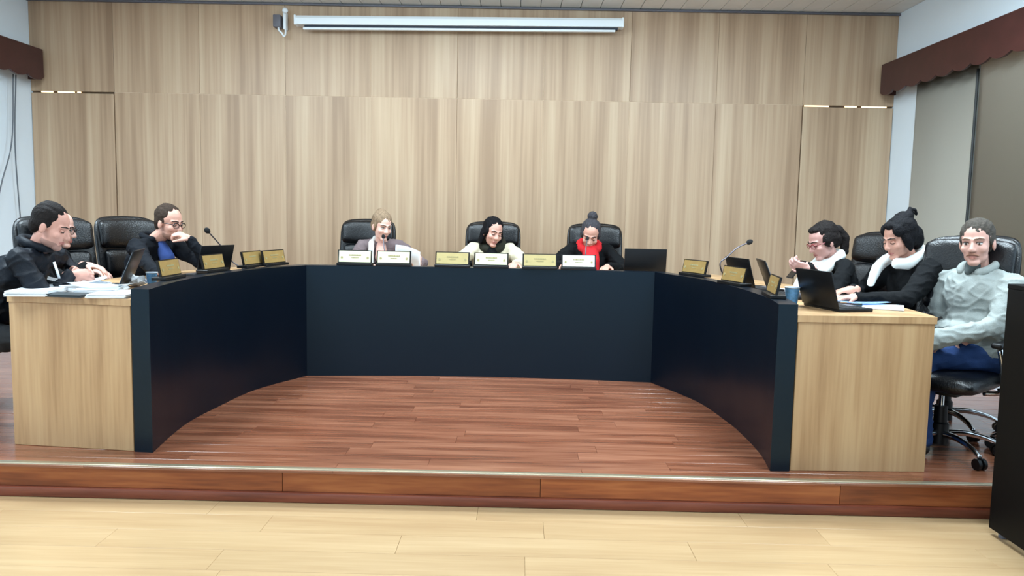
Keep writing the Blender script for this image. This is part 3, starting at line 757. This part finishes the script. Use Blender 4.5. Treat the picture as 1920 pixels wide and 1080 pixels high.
# 4. woman 1 of the centre
h4 = at(716, 424, 6.75)
def ex4(c):
    N, fb, rt, UP = c['N'], c['fb'], c['rt'], c['UP']
    sub(c, 'blouse', cloth('rose_blouse', (196, 152, 140)), pts=[N+fb*0.06-UP*0.05, N+fb*0.115-UP*0.14], rs=[0.045, 0.055], label='pale rose blouse')
    sub(c, 'scarf', C_whites, pts=[N-fb*0.05+rt*0.05+UP*0.02, N+fb*0.06+rt*0.085-UP*0.02, N+fb*0.13+rt*0.09-UP*0.13, N+fb*0.14+rt*0.09-UP*0.24], rs=[0.022, 0.026, 0.024, 0.022], label='white scarf end')
person('smiling blonde woman in a taupe jacket speaking at the centre desk', h4, -52, 14, -3, byaw=-78, male=False, skin=(226, 180, 164), skinname='skin_fair', top=C_taupe,
       hair=[('e', (0, -0.021, 0.049), (0.086, 0.096, 0.087)), ('e', (0.066, -0.022, 0.012), (0.02, 0.05, 0.05)), ('e', (-0.066, -0.022, 0.012), (0.02, 0.05, 0.05)), ('e', (0, -0.068, -0.012), (0.07, 0.046, 0.062)), ('e', (0, -0.05, 0.115), (0.045, 0.045, 0.03))], hairmat=H_blonde, lean=0.16, neck=h4+V((-0.02, 0.07, -0.130)), extras=ex4, brow=(100, 80, 66),
       hands=(dict(w=at(784, 497, 6.50), d=(0.15, -0.6, 0.5), palm=(-0.5, 0.3, 0), curl=35, pole=(1, 0.2, -0.6)),
              dict(w=at(690, 500, 6.48), d=(0.7, -0.6, 0.1), palm=(0, 0, -1), curl=25, pole=(-1, 0.2, -0.6))))
# 5. woman 2
h5 = at(924, 436, 6.75)
def ex5(c):
    N, fb, rt, UP = c['N'], c['fb'], c['rt'], c['UP']
    sub(c, 'scarf', C_dscarf, ring(c, 0.085, 0.0, fr=1.1, tilt=0.05), [0.042]*13, label='dark scarf wound round the neck')
    sub(c, 'sweater', C_black, pts=[N+fb*0.09-UP*0.06, N+fb*0.125-UP*0.2], rs=[0.055, 0.06])
person('black-haired woman in a cream coat and dark scarf at the centre desk', h5, -62, 13, -10, byaw=-90, male=False, skin=(204, 154, 138), skinname='skin_medium', top=C_cream, topname='coat',
       hair=fem_hair(0.003)+[('c', [(-0.07, -0.01, 0.0), (-0.088, 0.0, -0.09), (-0.085, 0.0, -0.15)], [0.035, 0.032, 0.025]), ('c', [(0.07, -0.03, 0.0), (0.075, -0.035, -0.10)], [0.03, 0.026])], hairmat=H_black, lean=0.06, neck=h5+V((-0.005, 0.085, -0.105)), bulk=1.12, extras=ex5, eyes='down',
       hands=(dict(w=at(966, 494, 6.42), d=(-0.2, -0.8, -0.1), curl=30, pole=(1, 0.3, -0.5)),
              dict(w=at(868, 500, 6.45), d=(0.3, -0.8, -0.1), curl=30, pole=(-1, 0.3, -0.5))))
# 6. woman 3
h6 = at(1107, 440, 6.72)
def ex6(c):
    N, fb, rt, UP = c['N'], c['fb'], c['rt'], c['UP']
    sub(c, 'scarf', C_red, ring(c, 0.085, -0.005, fr=1.1, tilt=0.04), [0.036]*13)
    sub(c, 'blouse', C_red, pts=[N+fb*0.10-UP*0.05, N+fb*0.135-UP*0.13, N+fb*0.14-UP*0.24], rs=[0.07, 0.078, 0.075], label='bright red blouse')
person('woman with a top bun and red blouse reading with her head bowed', h6, -96, 28, -6, byaw=-88, male=False, skin=(204, 152, 134), skinname='skin_tan', top=C_black, topname='cardigan',
       hair=fem_hair(0.0)+[('e', (0.0, -0.075, 0.140), (0.045, 0.040, 0.045))], hairmat=H_greyd, lean=0.06, neck=h6+V((0.0, 0.095, -0.095)), bulk=1.08, extras=ex6, eyes='down',
       hands=(dict(w=at(1140, 500, 6.45), d=(-0.4, -0.8, -0.1), curl=30, pole=(1, 0.3, -0.5)),
              dict(w=at(1056, 497, 6.40), d=(0.4, -0.8, -0.1), curl=30, pole=(-1, 0.3, -0.5))))
# 7. woman with red glasses and phone
h7 = at(1543, 452, 5.30)
ph = at(1497, 510, 5.05)
def ex7(c):
    N, fb, rt, UP = c['N'], c['fb'], c['rt'], c['UP']
    sub(c, 'scarf', C_whites, pts=[N-fb*0.06-rt*0.0+UP*0.05, N-fb*0.01-rt*0.075+UP*0.03, N+fb*0.12-rt*0.07-UP*0.08, N+fb*0.19-rt*0.06-UP*0.2], rs=[0.026, 0.034, 0.042, 0.042], label='white scarf around the neck')
    sub(c, 'scarf_end', C_whites, pts=[N+fb*0.03-rt*0.06-UP*0.01, N+fb*0.165+rt*0.03-UP*0.07, N+fb*0.22+rt*0.03-UP*0.20], rs=[0.03, 0.040, 0.044], label='white scarf end over the chest')
    sub(c, 'scarf_end', C_whites, pts=[N-fb*0.05+rt*0.02+UP*0.05, N+fb*0.01+rt*0.082+UP*0.02, N+fb*0.10+rt*0.115-UP*0.08, N+fb*0.145+rt*0.12-UP*0.20], rs=[0.026, 0.032, 0.034, 0.034], label='white scarf end on the near side')
person('woman with red glasses and dark ponytail holding a phone', h7, 190, 24, 0, byaw=192, male=False, skin=(204, 156, 146), skinname='skin_pink', top=C_black, topname='coat',
       hair=fem_hair(-0.002)+[('e', (0, 0.030, 0.092), (0.052, 0.038, 0.024)), ('e', (0, -0.115, 0.035), (0.03, 0.035, 0.035)), ('c', [(0, -0.13, 0.03), (0, -0.15, -0.04), (0, -0.125, -0.13)], [0.032, 0.036, 0.026])], hairmat=H_dark, glasses=G_red, eyes='down', lean=0.14, neck=h7+V((0.085, 0.035, -0.125)), extras=ex7,
       hands=(dict(w=at(1518, 503, 5.00), d=(-0.9, 0.15, 0.15), palm=(-0.3, 0.6, 0.5), curl=38, pole=(0.1, -0.35, -1.0)),
              dict(w=at(1514, 498, 5.22), d=(-0.9, -0.25, 0.1), palm=(-0.3, -0.6, 0.5), curl=38, pole=(0.1, 0.35, -1.0))))
# 8. woman with black hair, white collar
h8 = at(1686, 447, 4.75)
def ex8(c):
    N, fb, rt, UP = c['N'], c['fb'], c['rt'], c['UP']
    sub(c, 'collar', C_whites, pts=[N-fb*0.075+rt*0.02+UP*0.065, N-fb*0.02+rt*0.095+UP*0.04, N+fb*0.08+rt*0.125-UP*0.015, N+fb*0.15+rt*0.11-UP*0.06, N+fb*0.20+rt*0.10-UP*0.15], rs=[0.03, 0.034, 0.036, 0.032, 0.024], label='fluffy white coat collar')
    sub(c, 'collar', C_whites, pts=[N-fb*0.075+UP*0.065, N-fb*0.02-rt*0.09+UP*0.04, N+fb*0.09-rt*0.07-UP*0.02, N+fb*0.14-rt*0.04-UP*0.02], rs=[0.03, 0.034, 0.036, 0.034], label='far side of the white collar')
person('black-haired woman in a black coat with a fluffy white collar', h8, 196, 20, 0, byaw=198, male=False, skin=(196, 146, 128), skinname='skin_medium2', top=C_black, topname='coat',
       hair=fem_hair(0.004)+[('e', (0, -0.065, 0.115), (0.055, 0.06, 0.035)), ('c', [(0.0, -0.10, 0.12), (0.01, -0.13, 0.145), (0.0, -0.155, 0.13), (0, -0.16, 0.10)], [0.022, 0.014, 0.010, 0.006]), ('e', (0, -0.10, -0.02), (0.07, 0.05, 0.085)), ('e', (0.052, 0.030, 0.060), (0.030, 0.042, 0.040)), ('e', (-0.052, 0.030, 0.060), (0.030, 0.042, 0.040)), ('e', (0, 0.035, 0.092), (0.05, 0.038, 0.026)), ('c', [(0.02, -0.11, 0.12), (0.03, -0.15, 0.13), (0.02, -0.175, 0.09)], [0.016, 0.009, 0.005]),
                             ('e', (-0.074, 0.0, -0.02), (0.02, 0.03, 0.06)), ('e', (0.074, 0.0, -0.02), (0.016, 0.02, 0.05))], hairmat=H_black, eyes='down', lean=0.26, bulk=1.36, shw=0.175, neck=h8+V((0.095, 0.03, -0.13)), extras=ex8,
       hands=(dict(w=at(1608, 558, 4.52), e=at(1700, 562, 4.50), d=(-0.9, 0.1, -0.05), curl=25), dict(w=at(1600, 543, 4.90), d=(-0.9, 0, -0.1), curl=25, pole=(0.1, 1, -0.7))))
# 9. man in the pale grey jacket
h9 = at(1832, 455, 4.35)
def ex9(c):
    N, fb, rt, UP = c['N'], c['fb'], c['rt'], c['UP']
    sub(c, 'collar', C_grey, ring(c, 0.085, 0.012, a0=35, a1=325, tilt=0.04), [0.024]*13, label='turned-down pale grey collar')
    sub(c, 'collar', C_dgrey, pts=[N+fb*0.050+UP*0.015, N+fb*0.088-UP*0.02], rs=[0.04, 0.018], label='dark grey shirt at the open collar')
    sub(c, 'moustache', mat('sandy_moustache', (148, 106, 88), 0.8), pts=[(-0.028, 0.084, -0.062), (-0.01, 0.095, -0.052), (0.01, 0.095, -0.052), (0.028, 0.084, -0.062)], rs=[0.005, 0.008, 0.008, 0.005], head=True, vox=0.003, disp=0.001)
person('man with a moustache in a pale grey jacket and jeans, arms in his lap', h9, 226, 4, 3, byaw=206, skin=(200, 154, 140), skinname='skin_ruddy', top=C_grey, trousers=C_jeans,
       hair=short_hair(-0.008, 0.001), hairmat=H_greyb, lean=0.10, bulk=1.3, shw=0.195, legyaw=180, thigh=0.46, sleeve=1.5, s=1.06, shd=0.085, lips=(194, 134, 122), extras=ex9, brow=(120, 96, 80), topdisp=0.009, neck=h9 + V((0.04, 0.035, -0.145)), pelvis=at(1842, 655, 4.36),
       hands=(dict(w=at(1778, 632, 4.12), d=(-0.3, 0.8, -0.1), palm=(0.7, 0.3, -0.5), curl=75, e=at(1868, 610, 4.12)),
              dict(w=at(1800, 622, 4.28), d=(-0.2, -0.8, -0.1), palm=(0.7, 0.1, -0.5), curl=75)))

# ------------------------------------------------------------------ chairs in place
c = at(40, 440, 4.2); chair(-3.42, 4.38, 4, 'black leather chair cut off by the left edge behind the navy-jacketed man')
chair(-2.90, 5.02, -32, 'black leather chair behind the half-hidden person, left of the blazer man')
chair(-2.68, 5.60, -26, 'black leather chair of the man in the dark blazer')
chair(-1.42, 7.00, -90, 'black leather chair of the blonde woman at the centre desk')
chair(-0.25, 7.00, -90, 'black leather chair of the woman in the cream coat')
chair(0.70, 7.00, -90, 'black leather chair of the woman with the red blouse')
chair(2.42, 5.55, 205, 'black leather chair of the woman with red glasses')
chair(2.72, 4.85, 212, 'black leather chair of the woman with the white collar')
chair(3.00, 4.22, 222, 'black leather chair back behind the shoulder of the grey-jacketed man')
chair(2.40, 4.31, 220, 'black leather chair with chrome base under the grey-jacketed man')

# ------------------------------------------------------------------ nameplates
def nameplate(p, ang, label, pm, tilt=10, wd=0.262, hh=0.098, emb=True):
    """ang: direction the plate faces, degrees from +X"""
    r = empty('nameplate', p, math.radians(ang+90)); tag(r, label, 'nameplate', 'nameplates along the desk')
    MB().box((0, 0.015, 0.010), (wd+0.015, 0.085, 0.020)).bevel(0.003, 1).build('base', M_plastic, r)
    R = rotm('X', -tilt)
    MM = T((0, 0, 0.02)) @ R
    MB().box((0, 0.006, hh/2), (wd+0.008, 0.012, hh+0.006)).xf(MM).build('backing', M_plastic, r)
    pl = MB().box((0, -0.002, hh/2+0.001), (wd-0.012, 0.003, hh-0.010)).xf(MM).build('plate', pm, r)
    b = MB()
    x = -wd*0.17
    random.seed(int(p[0]*1000))
    while x < wd*0.17:
        w_ = random.uniform(0.006, 0.013); b.box((x+w_/2, -0.0045, hh*0.62), (w_, 0.002, 0.009)); x += w_+0.0025
    x = -wd*0.10
    while x < wd*0.10:
        w_ = random.uniform(0.004, 0.008); b.box((x+w_/2, -0.0045, hh*0.42), (w_, 0.002, 0.005)); x += w_+0.002
    b.xf(MM).build('lettering', M_engrave, pl)
    for sx in (-1, 1): MB().cyl((sx*wd*0.39, -0.006, hh*0.42), (sx*wd*0.39, -0.003, hh*0.42), 0.009, seg=12).xf(MM).build('emblem', M_engrave, pl)
    return r
for i, (px, pm, lb) in enumerate(((665, M_goldlit, 'gold nameplate, painted pale with reflected light, at the left end of the centre desk'), (738, M_goldlit, 'gold nameplate, painted pale with reflected light, in front of the blonde woman, beside the sheet of paper'),
                                  (848, M_gold, 'dull gold nameplate just left of the woman in the cream coat'), (921, M_goldlit, 'gold nameplate, painted pale with reflected light, directly in front of the woman in the cream coat'),
                                  (1012, M_gold, 'gold nameplate just left of the woman with the red blouse'), (1085, M_goldglare, 'gold nameplate, painted near white with reflected light, in front of the red blouse, beside the black laptop'))):
    q = onz(px, 499 + (px-660)*0.016, HT); q.y = 6.075 + (0.0 if abs(px-870) < 120 else -0.02)
    nameplate((at(px, 495, q.y).x, q.y, HT), -90+(px-900)*0.004, lb, pm)
def ledge(px, py): q = onz(px, py, HT); return (q.x, q.y, HT)
nameplate(ledge(322, 523), 0, 'gold nameplate nearest the blue cup on the left wing', M_goldshade, 12)
nameplate(ledge(403, 509.5), -8, 'gold nameplate in front of the laptop on the left wing', M_goldshade, 12)
nameplate(ledge(476, 501), -10, 'gold nameplate on the left wing, outer of the pair by the corner', M_goldshade, 12)
nameplate(ledge(516, 498), -18, 'gold nameplate on the left wing nearest the centre section', M_goldshade, 12)
nameplate(ledge(1299, 517.5), 205, 'gold nameplate at the inner corner of the right wing', M_goldshade, 12)
nameplate(ledge(1372, 534), 196, 'gold nameplate in front of the laptop and microphone on the right wing', M_goldshade, 12)
nameplate(ledge(1445, 556), 172, 'gold nameplate nearest the blue cup on the right wing', M_goldshade, 12)

# ------------------------------------------------------------------ laptops
def laptop(p, ang, label, openang=105, wd=0.33, dp=0.23):
    """ang: direction from the screen to the user, degrees from +X; p: hinge centre"""
    r = empty('laptop', p, math.radians(ang-90)); tag(r, label, 'laptop', 'black laptops on the desk')
    bs = MB().box((0, dp/2, 0.010), (wd, dp, 0.018)).bevel(0.004, 2).build('base', M_lid, r, 'auto')
    b = MB()
    for i in range(12):
        for j in range(5): b.box((-wd/2+0.035+i*0.0236, 0.045+j*0.021, 0.0205), (0.019, 0.017, 0.003))
    b.build('keyboard', M_keys, bs)
    MB().box((0, dp-0.045, 0.0198), (0.095, 0.06, 0.0015)).build('trackpad', M_grey, bs)
    R = T((0, 0.0, 0.018)) @ rotm('X', openang-90)
    ld = MB().box((0, -0.005, dp/2), (wd, 0.009, dp)).bevel(0.003, 2).xf(R).build('lid', M_lid, r, 'auto')
    MB().box((0, 0.0005, dp/2), (wd-0.02, 0.003, dp-0.025)).xf(R).build('screen', M_screen, ld)
    return r
q = onz(235, 541, WT); laptop((q.x-0.01, q.y, WT), 196, 'open black laptop beside the paper piles on the left wing', 112)
laptop((-2.14, 5.36, WT), 158, 'open black laptop behind a nameplate on the left wing', 104, wd=0.31, dp=0.215)
laptop((1.01, 6.22, WT), 88, 'black laptop at the right end of the centre desk', 98, wd=0.335, dp=0.21)
laptop((1.53, 5.25, WT), 12, 'open black laptop behind the microphone nameplate on the right wing', 106, dp=0.21)
laptop((1.60, 4.84, WT), -8, 'narrow-looking open laptop beside the blue cup on the right wing', 112, wd=0.32)
laptop((1.655, 4.22, WT), 14, 'large black laptop at the near end of the right wing', 106, wd=0.32, dp=0.205)

# ------------------------------------------------------------------ microphones
def microphone(base, pts, label, hr=0.016, hl=0.045, ms=M_goose):
    """pts: world points from the base up to the foam head"""
    B = V(base); r = empty('microphone', base); tag(r, label, 'microphone', 'gooseneck microphones on the desk')
    P = [V(p)-B for p in pts]
    MB().lathe([(0, 0), (0.045, 0), (0.045, 0.012), (0.03, 0.022), (0.012, 0.026), (0, 0.026)], c=(0, 0, 0)).build('base', M_plastic, r, 'auto')
    C_ = catmull([V((0, 0, 0.02))]+P, 6)
    MB().tube(C_, 0.005).build('gooseneck', ms, r, True)
    d = (P[-1]-P[-2]).normalized()
    R = V((0, 0, 1)).rotation_difference(d).to_matrix()
    MB().ell(P[-1]+d*hl*0.3, (hr, hr, hl/2), R).build('foam_head', M_foam, r, True)
q = onz(432, 520, WT); q = V((-2.02, 5.72, WT))
microphone(q, [at(437, 492, 5.72), at(428, 478, 5.68), at(409, 455, 5.62), at(391, 435, 5.55)], 'gooseneck microphone leaning toward the man in the blazer', 0.02, 0.05)
microphone(V((1.45, 5.36, WT)), [at(1350, 497, 5.3), at(1363, 482, 5.32), at(1382, 465, 5.36), at(1402, 455.5, 5.40)], 'gooseneck microphone behind the laptop on the right wing', 0.018, 0.055)
q = at(722, 490, 6.30); microphone((q.x, 6.30, WT), [at(722, 478, 6.30), at(720, 462, 6.34), at(719, 446, 6.40)], 'gooseneck microphone at the mouth of the blonde woman', 0.015, 0.045)
q = at(1098, 490, 6.30); microphone((q.x, 6.30, WT), [at(1098, 478, 6.30), at(1099, 462, 6.34), at(1101, 449, 6.40)], 'gooseneck microphone before the woman with the red blouse', 0.014, 0.04)

# ------------------------------------------------------------------ cups, papers, phone
def cup(p, label, s=1.0):
    r = empty('cup', p); tag(r, label, 'cup', 'blue disposable cups')
    MB().lathe([(0, 0.002), (0.026*s, 0.002), (0.027*s, 0.0), (0.037*s, 0.092*s), (0.035*s, 0.092*s), (0.025*s, 0.006), (0, 0.006)]).build('body', M_cup, r, 'auto')
    MB().tube([(0.037*s*math.cos(a), 0.037*s*math.sin(a), 0.092*s) for a in [2*PI*i/24 for i in range(24)]], 0.0028, 6, closed=True).build('rim', M_cuprim, r, True)
q = onz(1484, 572, WT); cup((q.x, q.y, WT), 'blue disposable cup beside the large laptop on the right wing', 1.1)
q = at(285, 530, 4.68); cup((q.x, q.y, WT), 'blue disposable cup beside a nameplate on the left wing', 0.9)
# crumpled tissue
b = MB().ell((0, 0, 0.03), (0.065, 0.05, 0.028), u=24, v=16)
for v in b.bm.verts: v.co += v.co.normalized()*noise.noise(v.co*38)*0.03; v.co.z = max(v.co.z, 0.001)
q = onz(258, 538, WT); tag(b.build('tissue', M_paper, None, False, loc=(q.x-0.02, q.y+0.02, WT+0.0015)), 'crumpled white tissue beside the blue cup on the left wing', 'tissue')

def stack(x, y, w_, d_, h_, ang, label, name='paper_stack', m_=None, cat='papers', sag=0.0):
    b = MB(); n = max(2, int(h_/0.004)); 
    for i in range(n):
        b.box((random.uniform(-.004, .004), random.uniform(-.004, .004), (i+0.5)*h_/n), (w_, d_, h_/n*0.86), rotm('Z', random.uniform(-1.6, 1.6)).to_3x3())
    o = b.build(name, m_ or M_paper, None, False, loc=(x, y, WT+0.0005)); o.rotation_euler.z = math.radians(ang)
    return tag(o, label, cat, 'documents on the desk wings')
def sheet(x, y, z, w_, d_, ang, label, m_=None, curl=0.02, ph=0.0):
    b = MB(); n = 12; g = [[None]*(n+1) for _ in range(n+1)]
    for i in range(n+1):
        for j in range(n+1):
            u, v = i/n-0.5, j/n-0.5
            g[i][j] = b.bm.verts.new((u*w_, v*d_, curl*(abs(u+0.2*ph)**2*2.2 + 0.8*abs(v)**3)))
    for i in range(n):
        for j in range(n): b.bm.faces.new((g[i][j], g[i+1][j], g[i+1][j+1], g[i][j+1]))
    bmesh.ops.solidify(b.bm, geom=list(b.bm.faces), thickness=0.0012)
    o = b.build('paper_sheet', m_ or M_paper, None, True, loc=(x, y, z)); o.rotation_euler.z = math.radians(ang)
    return tag(o, label, 'paper', 'loose sheets on the desk wings')
stack(-2.60, 4.14, 0.21, 0.29, 0.030, 8, 'thick white document pile at the outer corner of the left wing')
stack(-2.53, 4.40, 0.21, 0.29, 0.036, -6, 'white document pile under the hands of the navy-jacketed man')
stack(-2.34, 4.30, 0.21, 0.29, 0.028, 14, 'white document pile in the middle of the left wing near the laptop')
stack(-2.17, 4.13, 0.20, 0.27, 0.020, 5, 'thin white document pile against the black panel on the left wing')
stack(-2.41, 4.07, 0.25, 0.13, 0.014, -5, 'dark folder lying before the white papers on the left wing', 'folder', M_folder, 'folder')
sheet(-2.54, 4.41, WT+0.039, 0.30, 0.21, 30, 'loose white sheet atop the pile nearest the clasped hands', curl=0.05)
sheet(-2.33, 4.29, WT+0.031, 0.30, 0.21, -20, 'loose white sheet atop the middle pile on the left wing', curl=0.04)
q = onz(1620, 562, WT); stack(q.x, q.y+0.05, 0.21, 0.29, 0.012, 20, 'white document pile before the woman with the white collar')
q = onz(1655, 577, WT); stack(q.x, q.y, 0.21, 0.26, 0.008, -25, 'white papers near the outer edge of the right wing')
q = onz(1600, 571, WT); sheet(q.x+0.03, q.y, WT+0.016, 0.29, 0.2, 18, 'blue printed sheet beside the large laptop', M_paperb, curl=0.012)
q = onz(1428, 548, WT); sheet(q.x+0.12, q.y+0.12, WT+0.003, 0.29, 0.2, 70, 'white sheet between the two open laptops on the right wing', curl=0.01)
sheet(-2.22, 5.18, WT+0.003, 0.29, 0.2, 70, 'white sheet behind the gold nameplates on the left wing', curl=0.03)
# held sheet
b = MB(); n = 12
P0 = at(767, 478, 6.45)
g = [[b.bm.verts.new((0.21*(i/n-0.5), -0.10*math.sin((j/n)*2.2)*0.6-0.03*(i/n), 0.17*(j/n-0.5)-0.055*(i/n)**2)) for j in range(n+1)] for i in range(n+1)]
for i in range(n):
    for j in range(n): b.bm.faces.new((g[i][j], g[i+1][j], g[i+1][j+1], g[i][j+1]))
bmesh.ops.solidify(b.bm, geom=list(b.bm.faces), thickness=0.0012)
tag(b.build('paper_sheet', M_paper, None, True, loc=P0), 'curved white sheet held up by the blonde woman', 'paper', 'loose sheets on the desk wings')
p = empty('phone', at(1493, 505, 5.10)); p.rotation_euler = (math.radians(50), 0, math.radians(-80)); tag(p, 'black smartphone held by the woman with red glasses', 'phone')
MB().box((0, 0, 0), (0.072, 0.15, 0.008)).bevel(0.003, 2).build('case', M_plastic, p, 'auto')
MB().box((0, 0, 0.0045), (0.066, 0.142, 0.001)).build('screen', M_screencloth, p)
